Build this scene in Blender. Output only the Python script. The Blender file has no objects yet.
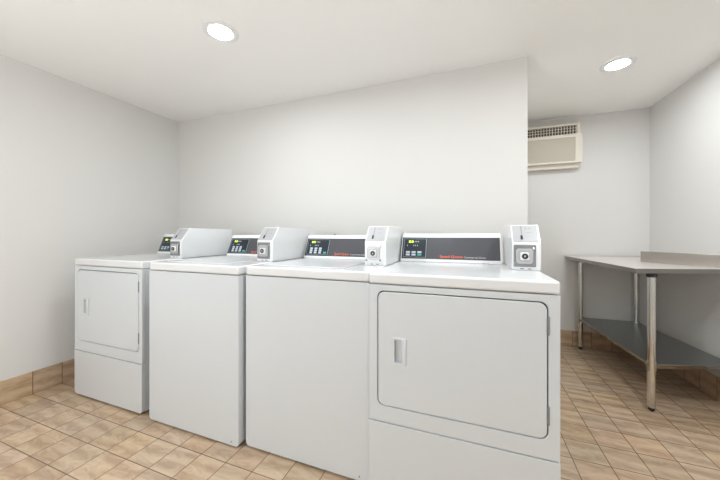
import bpy, bmesh, math, random
from mathutils import Vector, Matrix
PI = math.pi
random.seed(4)
scene = bpy.context.scene

# ------------------------------------------------------------------ camera, world, exposure
cam_d = bpy.data.cameras.new('camera')
cam_d.sensor_width = 36.0
cam_d.lens = 292.7 / 720 * 36
cam_d.shift_y = -5.0 / 720
cam_d.clip_start = 0.02
cam = bpy.data.objects.new('camera', cam_d)
scene.collection.objects.link(cam)
cam.location = (0, 0, 1.081)
cam.rotation_euler = (math.radians(90), 0, 0.3614)
scene.camera = cam

world = bpy.data.worlds.new('world')
scene.world = world
world.use_nodes = True
world.node_tree.nodes['Background'].inputs[0].default_value = (0.9, 0.92, 1.0, 1)
world.node_tree.nodes['Background'].inputs[1].default_value = 0.3

scene.view_settings.view_transform = 'Standard'
scene.view_settings.look = 'None'
scene.view_settings.gamma = 1.0
scene.view_settings.use_curve_mapping = False
scene.view_settings.exposure = 1.60
LAMP_W = 66.0          # radiance of the downlights' lenses
FILL_GLOBE_W = 9.0  # radiance of the added fill globes
FILL_GLOBE_COL = (0.88, 0.95, 1.0)
LAMP_COL = (0.90, 0.96, 1.0)

# ------------------------------------------------------------------ room measures (metres)
XL, XR, XW = -2.795, 1.512, 0.343       # left wall, right wall, end of the long back wall
YB, YR, YF = 2.143, 3.395, -1.9         # long back wall, recess wall, wall behind the camera
H = 2.232
BH = 0.152                              # tile base height
TX, TY, TX0, TY0 = 0.1547, 0.1535, 0.614, 0.768   # floor tile pitch and origin

# ------------------------------------------------------------------ helpers
C = scene.collection

def link(name, me, mat=None, parent=None, smooth=False):
    o = bpy.data.objects.new(name, me)
    C.objects.link(o)
    if mat: me.materials.append(mat)
    if parent: o.parent = parent
    if smooth:
        for p in me.polygons: p.use_smooth = True
    return o

def obj(name, bm, mat, parent=None, smooth=False, bevel=0, seg=2):
    bmesh.ops.recalc_face_normals(bm, faces=bm.faces[:])
    me = bpy.data.meshes.new(name)
    bm.to_mesh(me); bm.free()
    o = link(name, me, mat, parent, smooth)
    if smooth:
        try: me.set_sharp_from_angle(angle=math.radians(35))
        except Exception: pass
    if bevel:
        m = o.modifiers.new('bevel', 'BEVEL'); m.width = bevel; m.segments = seg
        m.limit_method = 'ANGLE'; m.angle_limit = math.radians(30)
        m.harden_normals = False
        for p in me.polygons: p.use_smooth = True
        try: me.set_sharp_from_angle(angle=math.radians(60))
        except Exception: pass
    return o

def box(bm, x0, x1, y0, y1, z0, z1):
    v = [bm.verts.new((x, y, z)) for x in (x0, x1) for y in (y0, y1) for z in (z0, z1)]
    for f in ((0,1,3,2),(4,6,7,5),(0,4,5,1),(2,3,7,6),(0,2,6,4),(1,5,7,3)):
        bm.faces.new([v[i] for i in f])
    return bm

def bx(*a):
    return box(bmesh.new(), *a)

def prism(pts, axis, a, b, bm=None):
    """extrude a 2-D outline; axis 'x': pts are (y,z); 'y': (x,z); 'z': (x,y)"""
    bm = bm or bmesh.new()
    def P(p, t):
        return {'x': (t, p[0], p[1]), 'y': (p[0], t, p[1]), 'z': (p[0], p[1], t)}[axis]
    A = [bm.verts.new(P(p, a)) for p in pts]; B = [bm.verts.new(P(p, b)) for p in pts]
    bm.faces.new(A); bm.faces.new(B[::-1])
    n = len(pts)
    for i in range(n):
        bm.faces.new((A[i], B[i], B[(i+1) % n], A[(i+1) % n]))
    return bm

def rrect(x0, x1, z0, z1, r, n=6):
    """rounded rectangle outline; r = one radius or (bl, br, tr, tl)"""
    if not isinstance(r, tuple): r = (r,)*4
    cs = [(x0, z0, r[0], PI, 1, 1), (x1, z0, r[1], 1.5*PI, -1, 1), (x1, z1, r[2], 0, -1, -1), (x0, z1, r[3], .5*PI, 1, -1)]
    pts = []
    for cx, cz, rr, a0, sx, sz in cs:
        rr = max(rr, 1e-4)
        for i in range(n+1):
            a = a0 + i/n*PI/2
            pts.append((cx + sx*rr + rr*math.cos(a), cz + sz*rr + rr*math.sin(a)))
    return pts

def ring(outer, inner, ya, yb, bm=None, axis='y'):
    bm = bm or bmesh.new()
    def P(p, t): return (p[0], t, p[1]) if axis == 'y' else (p[0], p[1], t)
    n = len(outer)
    V = [[bm.verts.new(P(p, t)) for p in L] for L in (outer, inner) for t in (ya, yb)]
    oa, ob, ia, ib = V
    for i in range(n):
        j = (i+1) % n
        bm.faces.new((oa[i], oa[j], ia[j], ia[i])); bm.faces.new((ob[i], ib[i], ib[j], ob[j]))
        bm.faces.new((oa[i], ob[i], ob[j], oa[j])); bm.faces.new((ia[i], ia[j], ib[j], ib[i]))
    return bm

def lathe(prof, n=32, bm=None, M=None):
    """prof: list of (r, z) revolved about z, closed on the axis when r == 0"""
    bm = bm or bmesh.new()
    M = M or Matrix.Identity(4)
    rings = []
    for r, z in prof:
        if r < 1e-6: rings.append([bm.verts.new(M @ Vector((0, 0, z)))])
        else: rings.append([bm.verts.new(M @ Vector((r*math.cos(2*PI*k/n), r*math.sin(2*PI*k/n), z))) for k in range(n)])
    for a, b in zip(rings, rings[1:]):
        for k in range(n):
            l = (k+1) % n
            if len(a) == 1 and len(b) == 1: continue
            if len(a) == 1: bm.faces.new((a[0], b[k], b[l]))
            elif len(b) == 1: bm.faces.new((a[k], b[0], a[l]))
            else: bm.faces.new((a[k], b[k], b[l], a[l]))
    return bm

def thing(name, label, cat, loc=(0, 0, 0), group=None):
    o = bpy.data.objects.new(name, None); C.objects.link(o)
    o.location = loc; o.empty_display_size = 0.1
    o['label'] = label; o['category'] = cat
    if group: o['group'] = group
    return o

def struct(name, bm, mat, bevel=0):
    o = obj(name, bm, mat, None, bevel=bevel); o['kind'] = 'structure'; return o

def text_mesh(name, body, size, mat, parent, M, bold=0.0, width=None):
    cu = bpy.data.curves.new(name, 'FONT'); cu.body = body; cu.size = size
    cu.extrude = 0.0003; cu.offset = bold
    t = bpy.data.objects.new(name, cu); C.objects.link(t)
    dg = bpy.context.evaluated_depsgraph_get(); dg.update()
    me = bpy.data.meshes.new_from_object(t.evaluated_get(dg))
    bpy.data.objects.remove(t)
    if width:
        w = max(v.co.x for v in me.vertices)
        for v in me.vertices: v.co.x *= width / w
    me.transform(M)
    me.materials.clear()
    return link(name, me, mat, parent)

# ------------------------------------------------------------------ materials
def new_mat(name):
    m = bpy.data.materials.new(name); m.use_nodes = True
    nt = m.node_tree
    return m, nt, nt.nodes['Principled BSDF']

def N(nt, t, **k):
    n = nt.nodes.new(t)
    for a, b in k.items(): setattr(n, a, b)
    return n

def plain(name, col, rough=0.5, metal=0, coat=0, noise=0.0, bump=0.0, bscale=200, spec=None):
    m, nt, p = new_mat(name)
    p.inputs['Base Color'].default_value = (*col, 1)
    p.inputs['Roughness'].default_value = rough
    p.inputs['Metallic'].default_value = metal
    p.inputs['Coat Weight'].default_value = coat
    p.inputs['Coat Roughness'].default_value = 0.08
    if spec is not None: p.inputs['Specular IOR Level'].default_value = spec
    tc = N(nt, 'ShaderNodeTexCoord')
    if noise:
        nz = N(nt, 'ShaderNodeTexNoise'); nz.inputs['Scale'].default_value = 3; nz.inputs['Detail'].default_value = 4
        nt.links.new(tc.outputs['Object'], nz.inputs['Vector'])
        mx = N(nt, 'ShaderNodeMix', data_type='RGBA')
        mx.inputs[6].default_value = (*[c*(1-noise) for c in col], 1)
        mx.inputs[7].default_value = (*[min(1, c*(1+noise)) for c in col], 1)
        nt.links.new(nz.outputs['Fac'], mx.inputs[0]); nt.links.new(mx.outputs[2], p.inputs['Base Color'])
    if bump:
        b = N(nt, 'ShaderNodeTexNoise'); b.inputs['Scale'].default_value = bscale
        nt.links.new(tc.outputs['Object'], b.inputs['Vector'])
        bu = N(nt, 'ShaderNodeBump'); bu.inputs['Strength'].default_value = bump; bu.inputs['Distance'].default_value = 0.002
        nt.links.new(b.outputs['Fac'], bu.inputs['Height']); nt.links.new(bu.outputs['Normal'], p.inputs['Normal'])
    return m

def emit(name, col, s):
    m, nt, p = new_mat(name)
    p.inputs['Base Color'].default_value = (*col, 1)
    p.inputs['Emission Color'].default_value = (*col, 1)
    p.inputs['Emission Strength'].default_value = s
    return m

def brushed(name, col, rough, axis=0, scale=300):
    m, nt, p = new_mat(name)
    p.inputs['Metallic'].default_value = 1
    p.inputs['Base Color'].default_value = (*col, 1)
    tc = N(nt, 'ShaderNodeTexCoord'); mp = N(nt, 'ShaderNodeMapping')
    sc = [scale]*3; sc[axis] = 4
    mp.inputs['Scale'].default_value = sc
    nz = N(nt, 'ShaderNodeTexNoise'); nz.inputs['Scale'].default_value = 1; nz.inputs['Detail'].default_value = 3
    nt.links.new(tc.outputs['Object'], mp.inputs['Vector']); nt.links.new(mp.outputs[0], nz.inputs['Vector'])
    mr = N(nt, 'ShaderNodeMapRange'); mr.inputs[3].default_value = rough*0.8; mr.inputs[4].default_value = rough*1.25
    nt.links.new(nz.outputs['Fac'], mr.inputs[0]); nt.links.new(mr.outputs[0], p.inputs['Roughness'])
    bu = N(nt, 'ShaderNodeBump'); bu.inputs['Strength'].default_value = 0.04; bu.inputs['Distance'].default_value = 0.001
    nt.links.new(nz.outputs['Fac'], bu.inputs['Height']); nt.links.new(bu.outputs['Normal'], p.inputs['Normal'])
    return m

def tile_mat(name, ua, va, pu, pv, u0, v0, grout_w=0.0036, grain=(1.0, 1.0), grout_v=True):
    """wood-look ceramic tiles laid on a square grid in object space; ua/va: 0,1,2 axes"""
    m, nt, p = new_mat(name)
    L = nt.links.new
    tc = N(nt, 'ShaderNodeTexCoord'); sx = N(nt, 'ShaderNodeSeparateXYZ'); L(tc.outputs['Object'], sx.inputs[0])
    def M(op, a, b=None, c=None):
        n = N(nt, 'ShaderNodeMath', operation=op)
        for i, q in enumerate((a, b, c)):
            if q is None: continue
            if isinstance(q, (int, float)): n.inputs[i].default_value = q
            else: L(q, n.inputs[i])
        return n.outputs[0]
    def cell(ax, off, pitch):
        s = M('DIVIDE', M('SUBTRACT', sx.outputs[ax], off), pitch)
        fl = M('FLOOR', s); fr = M('SUBTRACT', s, fl)
        edge = M('MULTIPLY', M('SUBTRACT', 0.5, M('ABSOLUTE', M('SUBTRACT', fr, 0.5))), pitch)
        return fl, fr, edge
    fu, ru, eu = cell(ua, u0, pu); fv, rv, ev = cell(va, v0, pv)
    e = M('MINIMUM', eu, ev) if grout_v else eu
    g = N(nt, 'ShaderNodeMapRange', interpolation_type='SMOOTHSTEP')
    g.inputs[1].default_value = grout_w*0.35; g.inputs[2].default_value = grout_w*0.8
    L(e, g.inputs[0])                                # 0 in the joint, 1 on the tile
    cid = N(nt, 'ShaderNodeCombineXYZ'); L(fu, cid.inputs[0]); L(fv, cid.inputs[1])
    wn = N(nt, 'ShaderNodeTexWhiteNoise', noise_dimensions='3D'); L(cid.outputs[0], wn.inputs['Vector'])
    # grain coordinates: shifted by a random amount per tile
    cg = N(nt, 'ShaderNodeCombineXYZ')
    L(M('MULTIPLY', sx.outputs[ua], 3.0*grain[0]), cg.inputs[0]); L(M('MULTIPLY', sx.outputs[va], 8.5*grain[1]), cg.inputs[1])
    va_ = N(nt, 'ShaderNodeVectorMath', operation='MULTIPLY_ADD')
    L(wn.outputs['Color'], va_.inputs[0]); va_.inputs[1].default_value = (40, 40, 40); L(cg.outputs[0], va_.inputs[2])
    rot = N(nt, 'ShaderNodeVectorRotate', rotation_type='Z_AXIS')
    L(va_.outputs[0], rot.inputs['Vector']); L(M('MULTIPLY_ADD', wn.outputs['Value'], 0.5, -0.25), rot.inputs['Angle'])
    n1 = N(nt, 'ShaderNodeTexNoise'); n1.inputs['Scale'].default_value = 2.2; n1.inputs['Detail'].default_value = 5
    n1.inputs['Roughness'].default_value = 0.6; n1.inputs['Distortion'].default_value = 2.2
    L(rot.outputs[0], n1.inputs['Vector'])
    wv = N(nt, 'ShaderNodeTexWave', bands_direction='Y'); wv.inputs['Scale'].default_value = 0.45
    wv.inputs['Distortion'].default_value = 9; wv.inputs['Detail'].default_value = 3; wv.inputs['Detail Scale'].default_value = 0.8
    L(rot.outputs[0], wv.inputs['Vector'])
    mixg = M('ADD', M('MULTIPLY', n1.outputs['Fac'], 0.78), M('MULTIPLY', wv.outputs['Fac'], 0.22))
    cr = N(nt, 'ShaderNodeValToRGB')
    cr.color_ramp.elements[0].position = 0.33; cr.color_ramp.elements[0].color = (*FLOOR_D, 1)
    cr.color_ramp.elements[1].position = 0.67; cr.color_ramp.elements[1].color = (*FLOOR_L, 1)
    el = cr.color_ramp.elements.new(0.5); el.color = (*FLOOR_M, 1)
    L(mixg, cr.inputs[0])
    hs = N(nt, 'ShaderNodeHueSaturation')
    L(M('MULTIPLY_ADD', wn.outputs['Value'], 0.16, 0.92), hs.inputs['Value'])
    sep = N(nt, 'ShaderNodeSeparateColor'); L(wn.outputs['Color'], sep.inputs[0])
    L(M('MULTIPLY_ADD', sep.outputs[1], 0.16, 0.90), hs.inputs['Saturation'])
    L(M('MULTIPLY_ADD', sep.outputs[2], 0.008, 0.496), hs.inputs['Hue'])
    L(cr.outputs[0], hs.inputs['Color'])
    mx = N(nt, 'ShaderNodeMix', data_type='RGBA')
    mx.inputs[6].default_value = (0.16, 0.095, 0.055, 1)
    L(g.outputs[0], mx.inputs[0]); L(hs.outputs[0], mx.inputs[7]); L(mx.outputs[2], p.inputs['Base Color'])
    p.inputs['Roughness'].default_value = 0.42
    bu = N(nt, 'ShaderNodeBump'); bu.inputs['Strength'].default_value = 0.3; bu.inputs['Distance'].default_value = 0.001
    L(M('ADD', g.outputs[0], M('MULTIPLY', n1.outputs['Fac'], 0.15)), bu.inputs['Height']); L(bu.outputs['Normal'], p.inputs['Normal'])
    return m

FLOOR_D = (0.42, 0.29, 0.187); FLOOR_M = (0.52, 0.375, 0.25); FLOOR_L = (0.60, 0.45, 0.31)
wall_m = plain('wall_paint', (0.74, 0.722, 0.695), 0.6, noise=0.01, bump=0.08, bscale=350)
ceil_m = plain('ceiling_paint', (0.955, 0.94, 0.915), 0.7, noise=0.01, bump=0.05, bscale=300)
floor_m = tile_mat('floor_tile', 0, 1, TX, TY, TX0, TY0)
basx_m = tile_mat('base_tile_x', 0, 2, TX, 0.5, TX0, -0.01, grout_v=False)
basy_m = tile_mat('base_tile_y', 1, 2, TY, 0.5, TY0, -0.01, grout_v=False)
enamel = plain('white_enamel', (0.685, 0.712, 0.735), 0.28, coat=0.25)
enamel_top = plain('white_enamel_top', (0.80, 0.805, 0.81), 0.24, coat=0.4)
plastic = plain('white_plastic', (0.83, 0.83, 0.83), 0.35)
seam = plain('seam_rubber', (0.05, 0.05, 0.055), 0.7)
grey_hinge = plain('hinge_metal', (0.28, 0.28, 0.29), 0.4, metal=0.3)
black = plain('black_plastic', (0.02, 0.02, 0.022), 0.4)
fascia_m = plain('fascia_film', (0.075, 0.075, 0.085), 0.3)
pad_m = plain('keypad_film', (0.012, 0.02, 0.035), 0.3)
line_m = plain('pale_line', (0.42, 0.46, 0.46), 0.4)
btn_m = plain('grey_button', (0.55, 0.60, 0.66), 0.4)
green_m = plain('green_button', (0.05, 0.42, 0.30), 0.4)
red_m = plain('red_lettering', (0.85, 0.14, 0.06), 0.5)
wht_m = plain('pale_lettering', (0.6, 0.6, 0.6), 0.5)
led_m = emit('led_segments', (0.55, 0.75, 0.05), 0.7)
lcd_m = plain('display_window', (0.06, 0.07, 0.06), 0.2)
metal_face = plain('coin_face_metal', (0.27, 0.27, 0.28), 0.35, metal=0.8)
metal_mid = plain('escutcheon_metal', (0.52, 0.52, 0.53), 0.3, metal=0.8)
chrome = plain('chrome', (0.8, 0.8, 0.8), 0.12, metal=1)
face_grey = plain('slot_plate', (0.48, 0.48, 0.49), 0.4, metal=0.2)
steel_top = brushed('stainless_top', (0.84, 0.79, 0.75), 0.30, axis=1)
steel_top.node_tree.nodes['Principled BSDF'].inputs['Metallic'].default_value = 0.6
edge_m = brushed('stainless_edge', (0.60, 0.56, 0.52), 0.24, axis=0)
dark_reflection_m = brushed('stainless_dark_reflection', (0.36, 0.34, 0.32), 0.18, axis=0)  # same steel, colour darkened to stand in for a dark reflection on the edges
galv = brushed('galvanised_shelf', (0.36, 0.38, 0.38), 0.34, axis=1)
tube = brushed('tube_steel', (0.70, 0.70, 0.68), 0.12, axis=2)
ac_m = plain('aged_plastic', (0.76, 0.70, 0.60), 0.5, noise=0.03)
ac_grille = plain('grille_plastic', (0.80, 0.73, 0.61), 0.55)
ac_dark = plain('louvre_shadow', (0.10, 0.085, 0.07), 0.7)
trim_m = plain('lamp_trim_white', (0.86, 0.86, 0.85), 0.4)
lens_m = emit('lamp_lens', LAMP_COL, LAMP_W)

# ------------------------------------------------------------------ the room
T = 0.12
struct('floor', bx(XL-T, XR+T, YF-T, YR+T, -0.1, 0.0), floor_m)
struct('ceiling', bx(XL-T, XR+T, YF-T, YR+T, H, H+0.1), ceil_m)
struct('wall_left', bx(XL-T, XL, YF, YB, 0, H), wall_m)
struct('wall_back', bx(XL-T, XW, YB, YR+T, 0, H), wall_m)
struct('wall_recess', bx(XW, XR, YR, YR+T, 0, H), wall_m)
struct('wall_right', bx(XR, XR+T, YF, YR+T, 0, H), wall_m)
struct('wall_front', bx(XL-T, XR+T, YF-T, YF, 0, H), wall_m)
bt = 0.009
struct('baseboard_left', bx(XL, XL+bt, YF, YB, 0, BH), basy_m, bevel=0.002)
struct('baseboard_back', bx(XL+bt, XW, YB-bt, YB, 0, BH), basx_m, bevel=0.002)
struct('baseboard_side', bx(XW, XW+bt, YB-bt, YR, 0, BH), basy_m, bevel=0.002)
struct('baseboard_recess', bx(XW+bt, XR, YR-bt, YR, 0, BH), basx_m, bevel=0.002)
struct('baseboard_right', bx(XR-bt, XR, YF, YR-bt, 0, BH), basy_m, bevel=0.002)

# ------------------------------------------------------------------ machines
BACK = 1.875           # rear of the cabinets
ZB, ZS, ZT = 0.014, 0.878, 0.923

def cabinet_parts(root, W, yf, dryer):
    """local coordinates: x from 0 (left side) to W, y and z as in the room"""
    D = BACK
    if dryer:
        zk = 0.3055
        # cabinet body behind the front panels
        obj('cabinet', bx(0.002, W-0.002, yf+0.022, D, ZB, ZS-0.003), enamel, root, bevel=0.004)
        dl, dr, db, dt, r = 0.041, 0.647, 0.378, 0.846, 0.026
        n = 8
        inner = rrect(dl-0.0042, dr+0.0042, db-0.0042, dt+0.0042, r+0.002, n)
        x0, x1, z0, z1 = 0.0, W, zk+0.002, ZS-0.003
        outer = []
        cx, cz = (dl+dr)/2, (db+dt)/2
        q = n+1
        corners = [(x0, z0), (x1, z0), (x1, z1), (x0, z1)]
        for k in range(4):
            for i in range(q):
                ix, iz = inner[k*q+i]
                if i == q//2: outer.append(corners[k]); continue
                first = i < q//2
                # walk along the two sides that meet in this corner
                if k == 0: outer.append((x0, iz) if first else (ix, z0))
                if k == 1: outer.append((ix, z0) if first else (x1, iz))
                if k == 2: outer.append((x1, iz) if first else (ix, z1))
                if k == 3: outer.append((ix, z1) if first else (x0, iz))
        obj('front_panel', ring(outer, inner, yf, yf+0.021), enamel, root, bevel=0.0025)
        obj('door_gasket', prism(rrect(dl-0.01, dr+0.01, db-0.01, dt+0.01, r+0.004, n), 'y', yf+0.0165, yf+0.0212), seam, root)
        # door with a cut-out for the finger cup
        hx0, hx1, hz0, hz1 = 0.100, 0.160, 0.550, 0.664
        hi = rrect(hx0+0.010, hx1-0.020, hz0+0.010, hz1-0.010, 0.008, n)
        do = rrect(dl, dr, db, dt, r, n)
        d = obj('door', ring(do, hi, yf-0.001, yf+0.015), enamel, root, bevel=0.0025)
        cup = ring(rrect(hx0, hx1, hz0, hz1, 0.006, n), hi, yf-0.005, yf-0.0012)
        prism([(hx1-0.019, yf-0.004), (hx1-0.016, yf-0.0085), (hx1-0.005, yf-0.0075), (hx1-0.001, yf-0.004)], 'z', hz0+0.004, hz1-0.004, cup)
        box(cup, hx0+0.010, hx1-0.018, yf+0.0125, yf+0.0145, hz0+0.006, hz1-0.006)
        hd = obj('door_handle', cup, enamel, d, bevel=0.002)
        for z in (0.428, 0.737):
            hb = bx(dr+0.0002, dr+0.0075, yf-0.0035, yf+0.004, z, z+0.064)
            for zz in (z+0.002, z+0.032, z+0.062):
                pass
            obj('hinge', hb, grey_hinge, d, bevel=0.001)
        obj('lower_panel', prism(rrect(0, W, ZB-0.002, zk-0.0015, (0.022, 0.022, 0.001, 0.001)), 'y', yf-0.001, yf+0.021), enamel, root, bevel=0.005, seg=3)
        for x, y in ((0.06, yf+0.07), (W-0.06, yf+0.07), (0.06, D-0.07), (W-0.06, D-0.07)):
            obj('levelling_foot', lathe([(0, 0), (0.020, 0), (0.020, 0.006), (0.008, 0.008), (0.008, ZB), (0, ZB)], 20, M=Matrix.Translation((x, y, 0))), black, root, smooth=True)
    else:
        obj('cabinet', bx(0.004, W-0.004, yf+0.040, D, ZB, ZS-0.003), enamel, root, bevel=0.004)
        obj('front_panel', prism(rrect(0, W, ZB-0.003, ZS-0.003, (0.020, 0.020, 0.001, 0.001)), 'y', yf, yf+0.038), enamel, root, bevel=0.010, seg=4)
        for x, y in ((0.07, yf+0.09), (W-0.07, yf+0.09), (0.07, D-0.07), (W-0.07, D-0.07)):
            obj('levelling_foot', lathe([(0, 0), (0.020, 0), (0.020, 0.006), (0.008, 0.008), (0.008, ZB), (0, ZB)], 20, M=Matrix.Translation((x, y, 0))), black, root, smooth=True)
        for x in (W-0.045,):
            obj('screw', lathe([(0, -0.0025), (0.003, -0.0022), (0.0035, 0), (0, 0)], 14, M=Matrix.Translation((x, yf, 0.030)) @ Matrix.Rotation(-PI/2, 4, 'X') @ Matrix.Rotation(0, 4, 'X')), grey_hinge, root, smooth=True)
    # worktop
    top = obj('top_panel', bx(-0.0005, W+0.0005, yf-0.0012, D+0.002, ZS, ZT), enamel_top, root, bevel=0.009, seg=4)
    if not dryer:
        x0, x1, y0, y1 = 0.055, W-0.150, yf+0.055, 1.690
        obj('lid_seam', ring(rrect(x0, x1, y0, y1, 0.02), rrect(x0+0.003, x1-0.003, y0+0.003, y1-0.003, 0.018), ZT-0.0002, ZT+0.0005, axis='z'), grey_hinge, top)
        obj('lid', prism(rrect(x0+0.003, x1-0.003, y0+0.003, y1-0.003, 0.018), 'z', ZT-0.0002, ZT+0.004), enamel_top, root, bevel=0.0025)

CY0, CY1 = 1.735, 1.795        # console front foot, console top

def console(root, W, dryer, screw=False):
    xr = W - 0.127
    CZ1 = 1.090 if dryer else 1.081
    prof = [(CY0-0.004, ZT+0.0005), (CY0-0.004, ZT+0.013), (CY1-0.004, CZ1-0.008), (CY1+0.004, CZ1), (BACK, CZ1), (BACK, ZT+0.0005)]
    c = obj('console', prism(prof, 'x', 0.006, xr), plastic, root, bevel=0.004, seg=3)
    # frame of the sloping face: u along x, v up the slope
    a = Vector((0, CY0-0.004, ZT+0.013)); b = Vector((0, CY1-0.004, CZ1-0.008))
    L = (b-a).length; up = (b-a).normalized(); nrm = Vector((0, -up.z, up.y))
    F = Matrix(((1, 0, 0, 0), (0, up.y, nrm.y, a.y), (0, up.z, nrm.z, a.z), (0, 0, 0, 1)))
    def plate(name, u0, u1, v0, v1, h0, h1, mat, par, bev=0):
        bm = bx(u0, u1, v0, v1, h0, h1); bm.transform(F)
        return obj(name, bm, mat, par, bevel=bev)
    v0, v1 = 0.006, L-0.018
    u0, u1 = 0.012, xr-0.008
    plate('fascia', u0, u1, v0, v1, 0.0002, 0.0012, fascia_m, c)
    pw = 0.147 if dryer else 0.176
    plate('keypad', u0+0.001, u0+pw, v0+0.002, v1-0.002, 0.0012, 0.0016, pad_m, c)
    # pale outline of the keypad
    fr = bmesh.new(); w = 0.0018; k0, k1, q0, q1 = u0+0.009, u0+pw-0.003, v0+0.008, v1-0.008
    for bb in ((k0, k1, q0, q0+w), (k0, k1, q1-w, q1), (k0, k0+w, q0, q1), (k1-w*1.4, k1, q0, q1)):
        box(fr, *bb, 0.0016, 0.0020)
    fr.transform(F); obj('keypad_outline', fr, line_m, c)
    dz = v1-0.038
    plate('display', u0+0.033, u0+0.103, dz, dz+0.021, 0.0016, 0.0022, lcd_m, c)
    sg = bmesh.new()          # lit seven-segment digits
    for i, dg in enumerate(('abcdef', 'abcdef') if dryer else ('abcdg', 'abcdef')):
        x = u0+0.039+i*0.016; z = dz+0.004; w_, h_ = 0.010, 0.013; t = 0.0032
        S = dict(a=(x, x+w_, z+h_-t, z+h_), d=(x, x+w_, z, z+t), g=(x, x+w_, z+h_/2-t/2, z+h_/2+t/2),
                 b=(x+w_-t, x+w_, z+h_/2, z+h_), c=(x+w_-t, x+w_, z, z+h_/2), e=(x, x+t, z, z+h_/2), f=(x, x+t, z+h_/2, z+h_))
        for s in dg: box(sg, *S[s], 0.0022, 0.0026)
    sg.transform(F); obj('lit_digits', sg, led_m, c)
    sg = bmesh.new()
    for i in range(3): box(sg, u0+0.073+i*0.010, u0+0.079+i*0.010, dz+0.008, dz+0.014, 0.0022, 0.0025)
    sg.transform(F); obj('dim_digits', sg, line_m, c)
    for x in (0.028, 0.066, 0.076, 0.088):          # small pale pictograms under the display
        pts = [(0, 0), (0.005, 0), (0.005, 0.006), (0.0035, 0.006), (0.0035, 0.010), (0.0015, 0.010), (0.0015, 0.006), (0, 0.006)]
        sg = prism([(u0+x+a_, dz-0.018+b_) for a_, b_ in pts], 'z', 0.0016, 0.0020)
        sg.transform(F); obj('indicator', sg, line_m, c)
    if dryer:
        for i in range(3):
            x = u0+0.025+i*0.034
            plate('button', x, x+0.024, v0+0.034, v0+0.046, 0.0016, 0.0026, btn_m, c, 0.0008)
            plate('button', x, x+0.024, v0+0.018, v0+0.030, 0.0016, 0.0026, green_m if i == 2 else btn_m, c, 0.0008)
    else:
        for i in range(3):
            x = u0+0.034+i*0.034
            for k in range(3):
                plate('button', x, x+0.020, v0+0.016+k*0.015, v0+0.029+k*0.015, 0.0016, 0.0026, btn_m, c, 0.0008)
        plate('button', u0+0.138, u0+0.160, v0+0.016, v0+0.029, 0.0016, 0.0026, green_m, c, 0.0008)
    tx = 0.222 if dryer else 0.222
    tw = 0.126 if dryer else 0.105
    M1 = F @ Matrix.Translation((u0+tx, v0+0.010, 0.0014))
    text_mesh('brand_lettering', 'Speed Queen', 0.021, red_m, c, M1, bold=0.00025, width=tw)
    M2 = F @ Matrix.Translation((u0+tx+tw+0.006, v0+0.010, 0.0014))
    word = 'Commercial Dryer' if dryer else 'Commercial Washer'
    text_mesh('type_lettering', word, 0.014, wht_m, c, M2, width=0.115 if dryer else u1-u0-tx-tw-0.012)
    if screw:
        obj('screw', lathe([(0.0, 0.0), (0.006, 0.0), (0.006, 0.004), (0.003, 0.006), (0.0, 0.006)], 16,
            M=Matrix.Translation((0.210, CY1+0.003, CZ1-0.001))), black, c, smooth=True)

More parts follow.
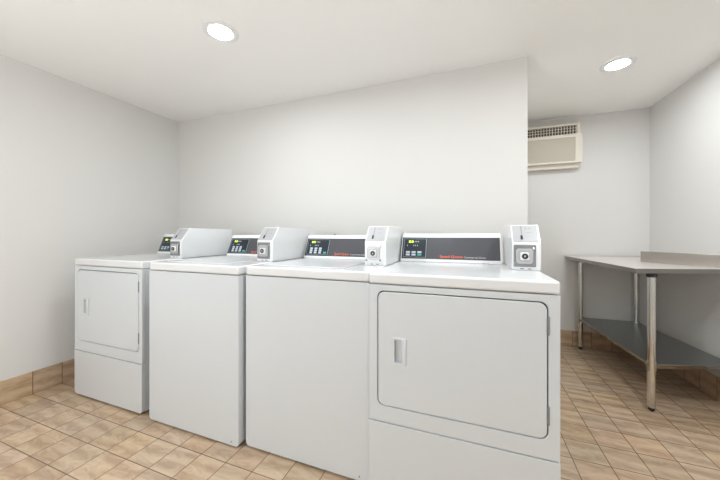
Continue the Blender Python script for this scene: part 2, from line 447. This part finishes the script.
def coin_box(root, W, yf, panel_m):
    x0, x1 = W-0.110, W+0.004
    zk, z1, ly = 1.045, 1.128, 0.062
    t = 0.004
    body = prism([(yf, ZT+0.0006), (yf, zk), (yf+ly, z1), (BACK-0.004, z1), (BACK-0.004, ZT+0.0006)], 'x', x0, x1)
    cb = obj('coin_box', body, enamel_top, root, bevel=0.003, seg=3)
    # sloping coin-slot plate
    a = Vector((0, yf, zk)); b = Vector((0, yf+ly, z1)); L = (b-a).length; up = (b-a).normalized(); n = Vector((0, -up.z, up.y))
    F = Matrix(((1, 0, 0, 0), (0, up.y, n.y, a.y), (0, up.z, n.z, a.z), (0, 0, 0, 1)))
    def sl(name, u0, u1, v0, v1, h0, h1, mat, par=None, bev=0):
        bm = bx(u0, u1, v0, v1, h0, h1); bm.transform(F); return obj(name, bm, mat, par or cb, bevel=bev)
    sl('slot_plate', x0+0.006, x1-0.008, 0.006, L-0.006, 0.0002, 0.0022, face_grey, bev=0.001)
    sl('coin_slot', x0+0.040, x0+0.0435, 0.046, L-0.010, 0.0022, 0.0032, grey_hinge)
    sl('coin_return', x0+0.036, x0+0.0445, 0.018, 0.040, 0.0022, 0.0060, black, bev=0.001)
    for u, v, w, h in ((0.056, L-0.026, 0.010, 0.0015), (0.070, L-0.026, 0.010, 0.0015), (0.056, L-0.019, 0.010, 0.0012), (0.070, L-0.019, 0.010, 0.0012), (0.060, L-0.048, 0.022, 0.0012)):
        sl('plate_mark', x0+u, x0+u+w, v, v+h, 0.0022, 0.0026, grey_hinge)
    # lock panel on the vertical face
    lz0, lz1 = ZT+0.016, zk-0.008
    ly_ = yf-0.0002
    obj('lock_panel', prism(rrect(x0+0.006, x1-0.020, lz0, lz1, 0.004), 'y', yf-0.003, ly_), panel_m, cb, bevel=0.001)
    cx, cz = (x0+x1)/2-0.008, (lz0+lz1)/2-0.001
    obj('lock_escutcheon', ring(rrect(cx-0.034, cx+0.034, cz-0.034, cz+0.034, 0.014), rrect(cx-0.019, cx+0.019, cz-0.019, cz+0.019, 0.008), yf-0.010, yf-0.003), metal_mid, cb, bevel=0.003)
    obj('lock_collar', prism(rrect(cx-0.018, cx+0.018, cz-0.018, cz+0.018, 0.007), 'y', yf-0.013, yf-0.003), plastic, cb, bevel=0.002)
    R = Matrix.Translation((cx, yf-0.013, cz)) @ Matrix.Rotation(PI/2, 4, 'X')
    obj('lock_cylinder', lathe([(0, 0.0), (0.0125, 0.0), (0.0125, 0.003), (0.009, 0.0045), (0.0085, 0.001), (0.004, 0.001), (0.004, 0.0045), (0, 0.0045)], 28, M=R), chrome, cb, smooth=True)
    obj('keyway', lathe([(0.0045, 0.0030), (0.0125, 0.0030), (0.0125, 0.0048), (0.0045, 0.0048), (0.0045, 0.0030)], 28, M=R), black, cb)
    for dx, dz in ((-0.038, -0.036), (0.036, -0.036), (0.036, 0.034)):
        obj('rivet', lathe([(0, 0), (0.0055, 0), (0.0055, 0.002), (0.003, 0.004), (0, 0.004)], 16,
            M=Matrix.Translation((cx+dx, yf-0.003, cz+dz)) @ Matrix.Rotation(PI/2, 4, 'X')), chrome if dz > 0 else grey_hinge, cb, smooth=True)
    for u in (0.032, 0.062): obj('drain_slot', bx(x0+u, x0+u+0.014, yf-0.001, yf-0.0002, ZT+0.006, ZT+0.009), black, cb)

def machine(name, label, cat, group, x0, W, yf, ybox, dryer, screw=False):
    root = thing(name, label, cat, (x0, 0, 0), group)
    cabinet_parts(root, W, yf, dryer)
    console(root, W, dryer, screw)
    coin_box(root, W, ybox, plastic if screw else metal_face)
    # put the empty at the machine's base centre
    off = Vector((W/2, (yf+BACK)/2, 0))
    for ch in root.children: ch.location = ch.location - off
    root.location = root.location + off
    return root

machine('front_load_dryer', 'white coin-operated dryer beside the left wall, farthest of the row, panel door with hinges', 'dryer',
        'coin-operated dryers', -2.515, 0.680, 1.174, 1.430, True)
machine('top_load_washer', 'white coin-operated top-loading washer next to the far left dryer', 'washing machine',
        'coin-operated washers', -1.751, 0.658, 1.161, 1.430, False)
machine('top_load_washer', 'white coin-operated top-loading washer adjoining the nearest dryer', 'washing machine',
        'coin-operated washers', -1.072, 0.664, 1.190, 1.440, False, screw=True)
machine('front_load_dryer', 'large white coin-operated dryer at the right end of the row, nearest the steel table', 'dryer',
        'coin-operated dryers', -0.401, 0.686, 1.168, 1.478, True)

# ------------------------------------------------------------------ steel work table
tb = thing('work_table', 'stainless steel work table with an undershelf in the recess by the right wall', 'table', (1.2, 2.85, 0))
def tobj(name, bm, mat, bevel=0, smooth=False, parent=None):
    bmesh.ops.translate(bm, verts=bm.verts, vec=(-1.2, -2.85, 0))
    return obj(name, bm, mat, parent or tb, bevel=bevel, smooth=smooth)
ZTT = 0.880
topo = [(0.932, 2.249), (1.500, 2.425), (1.495, 3.375), (0.855, 3.375)]
tt = tobj('tabletop', prism(topo, 'z', ZTT-0.004, ZTT), steel_top, bevel=0.001)
def taper(out, inn, z0, z1):
    bm = bmesh.new()
    a = [bm.verts.new((x, y, z1)) for x, y in out]; b = [bm.verts.new((x, y, z0)) for x, y in inn]
    bm.faces.new(a); bm.faces.new(b[::-1])
    for k in range(len(a)):
        l = (k+1) % len(a); bm.faces.new((a[k], b[k], b[l], a[l]))
    return bm
tobj('edge_band', taper(topo, [(0.945, 2.264), (1.488, 2.433), (1.483, 3.363), (0.868, 3.363)], ZTT-0.034, ZTT-0.0042), dark_reflection_m, parent=tt, bevel=0.001)
def bar(p, q, w, z0, z1):
    d = Vector((q[0]-p[0], q[1]-p[1])).normalized(); n = Vector((-d.y, d.x))*w
    return prism([p, q, (q[0]+n.x, q[1]+n.y), (p[0]+n.x, p[1]+n.y)], 'z', z0, z1)
bs = tobj('backsplash', bar((1.425, 2.410), (1.192, 2.800), -0.018, ZTT+0.0002, ZTT+0.079), edge_m, bevel=0.002)
legs = [(1.040, 2.318), (0.975, 3.338), (1.395, 3.345), (1.486, 2.470)]
ZSH = 0.294
so = [(1.032, 2.296), (1.500, 2.440), (1.412, 3.372), (0.955, 3.365)]
sh = tobj('undershelf', prism(so, 'z', ZSH-0.003, ZSH), galv, bevel=0.001)
tobj('shelf_edge', taper(so, [(1.040, 2.306), (1.492, 2.446), (1.404, 3.364), (0.963, 3.357)], ZSH-0.030, ZSH-0.0032), dark_reflection_m, parent=sh, bevel=0.001)
for x, y in legs:
    lm = lathe([(0, 0.0242), (0.0195, 0.0242), (0.0205, 0.030), (0.0205, ZTT-0.058), (0, ZTT-0.058)], 28, M=Matrix.Translation((x, y, 0)))
    lg = tobj('leg', lm, tube, smooth=True)
    tobj('leg_socket', lathe([(0.0215, ZTT-0.056), (0.025, ZTT-0.056), (0.027, ZTT-0.0342), (0, ZTT-0.0342)], 28, M=Matrix.Translation((x, y, 0))), black, smooth=True, parent=lg)
    tobj('leg_collar', lathe([(0.0207, ZSH-0.045), (0.0245, ZSH-0.045), (0.0245, ZSH+0.012), (0.0207, ZSH+0.012)], 28, M=Matrix.Translation((x, y, 0))), tube, smooth=True, parent=lg)
    tobj('foot', lathe([(0, 0), (0.010, 0), (0.0145, 0.006), (0.016, 0.014), (0.0175, 0.024), (0, 0.024)], 28, M=Matrix.Translation((x, y, 0))), black, smooth=True, parent=lg)

# ------------------------------------------------------------------ air conditioner in the recess
AX0, AX1, AY = 0.400, 0.966, 3.292
AZ0, AZ1 = 1.765, 2.142
ac = thing('air_conditioner', 'beige through-wall air conditioner high on the recess wall', 'air conditioner', ((AX0+AX1)/2, YR-0.05, 1.72))
def aobj(name, bm, mat, bevel=0, parent=None):
    bmesh.ops.translate(bm, verts=bm.verts, vec=(-(AX0+AX1)/2, -(YR-0.05), -1.72))
    return obj(name, bm, mat, parent or ac, bevel=bevel)
aobj('wall_sleeve', bx(AX0+0.004, AX1-0.004, AY+0.040, YR-0.0005, 1.722, AZ1-0.004), ac_m, bevel=0.003)
lv0, lv1 = 2.042, 2.122
f1 = ring(rrect(AX0, AX1, AZ0+0.250, AZ1, 0.006), rrect(AX0+0.022, AX1-0.026, lv0, lv1, 0.004), AY+0.010, AY+0.039)
fb = aobj('front_bezel', ring(rrect(AX0, AX1+0.014, AZ0, AZ0+0.262, 0.008), rrect(AX0+0.022, AX1-0.044, AZ0+0.020, AZ0+0.240, 0.004), AY, AY+0.039, bm=None), ac_m, bevel=0.003)
ub = aobj('outlet_bezel', f1, ac_m, bevel=0.003)
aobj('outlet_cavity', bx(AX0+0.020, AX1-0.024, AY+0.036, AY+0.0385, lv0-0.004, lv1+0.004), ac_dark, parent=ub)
bm = bmesh.new()
for i in range(22):
    x = AX0+0.030+i*(AX1-AX0-0.062)/21
    box(bm, x-0.0018, x+0.0018, AY+0.014, AY+0.034, lv0, lv1)
for z in (lv0+0.027, lv0+0.053):
    box(bm, AX0+0.022, AX1-0.026, AY+0.012, AY+0.018, z-0.002, z+0.002)
aobj('outlet_louvre', bm, ac_grille, parent=ub)
bm = bx(AX0+0.020, AX1-0.042, AY+0.020, AY+0.034, AZ0+0.016, AZ0+0.244)
nsl = 26
for i in range(nsl):
    z = AZ0+0.026+i*(0.208)/(nsl-1)
    box(bm, AX0+0.0225, AX1-0.0445, AY+0.006, AY+0.021, z-0.0024, z+0.0024)
aobj('intake_grille', bm, ac_grille, parent=fb)

# ------------------------------------------------------------------ recessed lamps
def downlight(x, y, label, mat=lens_m):
    t = thing('recessed_downlight', label, 'ceiling light', (x, y, H), 'recessed ceiling lights')
    obj('trim_ring', lathe([(0.0625, -0.0005), (0.063, -0.005), (0.080, -0.009), (0.094, -0.004), (0.096, -0.0005)], 40), trim_m, t, smooth=True)
    obj('lens', lathe([(0, -0.005), (0.050, -0.0048), (0.061, -0.004), (0.061, -0.0006), (0, -0.0006)], 40), mat, t, smooth=True)
downlight(-1.325, 1.272, 'round lit recessed ceiling light above the row of washers')
downlight(0.927, 2.460, 'round lit recessed ceiling light over the recess near the air conditioner', emit('lamp_lens_bright', LAMP_COL, LAMP_W*1.15))

downlight(-0.330, 1.020, 'added recessed ceiling light, unseen, above the nearest dryer')  # unseen lamp added for brightness, placed by the back wall's bright patch
downlight(0.850, 1.100, 'added recessed ceiling light, unseen, above the aisle beside the nearest dryer', emit('lamp_lens_bright', LAMP_COL, LAMP_W*1.7))  # unseen lamp added to brighten the floor on the right

# two hanging globes added as unseen fill light behind the viewpoint
def pendant(x, y, z, label, mat):
    t = thing('fill_globe', label, 'added fill light', (x, y, H), 'added fill globes')
    obj('ceiling_rose', lathe([(0, -0.0005), (0.055, -0.0005), (0.052, -0.018), (0.012, -0.026), (0, -0.026)], 32), trim_m, t, smooth=True)
    obj('rod', lathe([(0, -0.026), (0.006, -0.026), (0.006, z-H+0.150), (0, z-H+0.150)], 16), chrome, t, smooth=True)
    R = FILL_GLOBE_R
    g = lathe([(0, z-H-R)] + [(R*math.sin(a), z-H-R*math.cos(a)) for a in [PI*k/16 for k in range(1, 16)]] + [(0, z-H+R)], 32)
    obj('globe', g, mat, t, smooth=True)
FILL_GLOBE_R = 0.15
pendant(-1.45, -0.40, 1.25, 'added fill globe, unseen behind the viewpoint, nearer the left wall', emit('fill_globe_glow', FILL_GLOBE_COL, FILL_GLOBE_W*1.85))
pendant(0.90, -0.55, 1.20, 'added fill globe, unseen behind the viewpoint, nearer the right wall', emit('fill_globe_glow', FILL_GLOBE_COL, FILL_GLOBE_W*0.5))
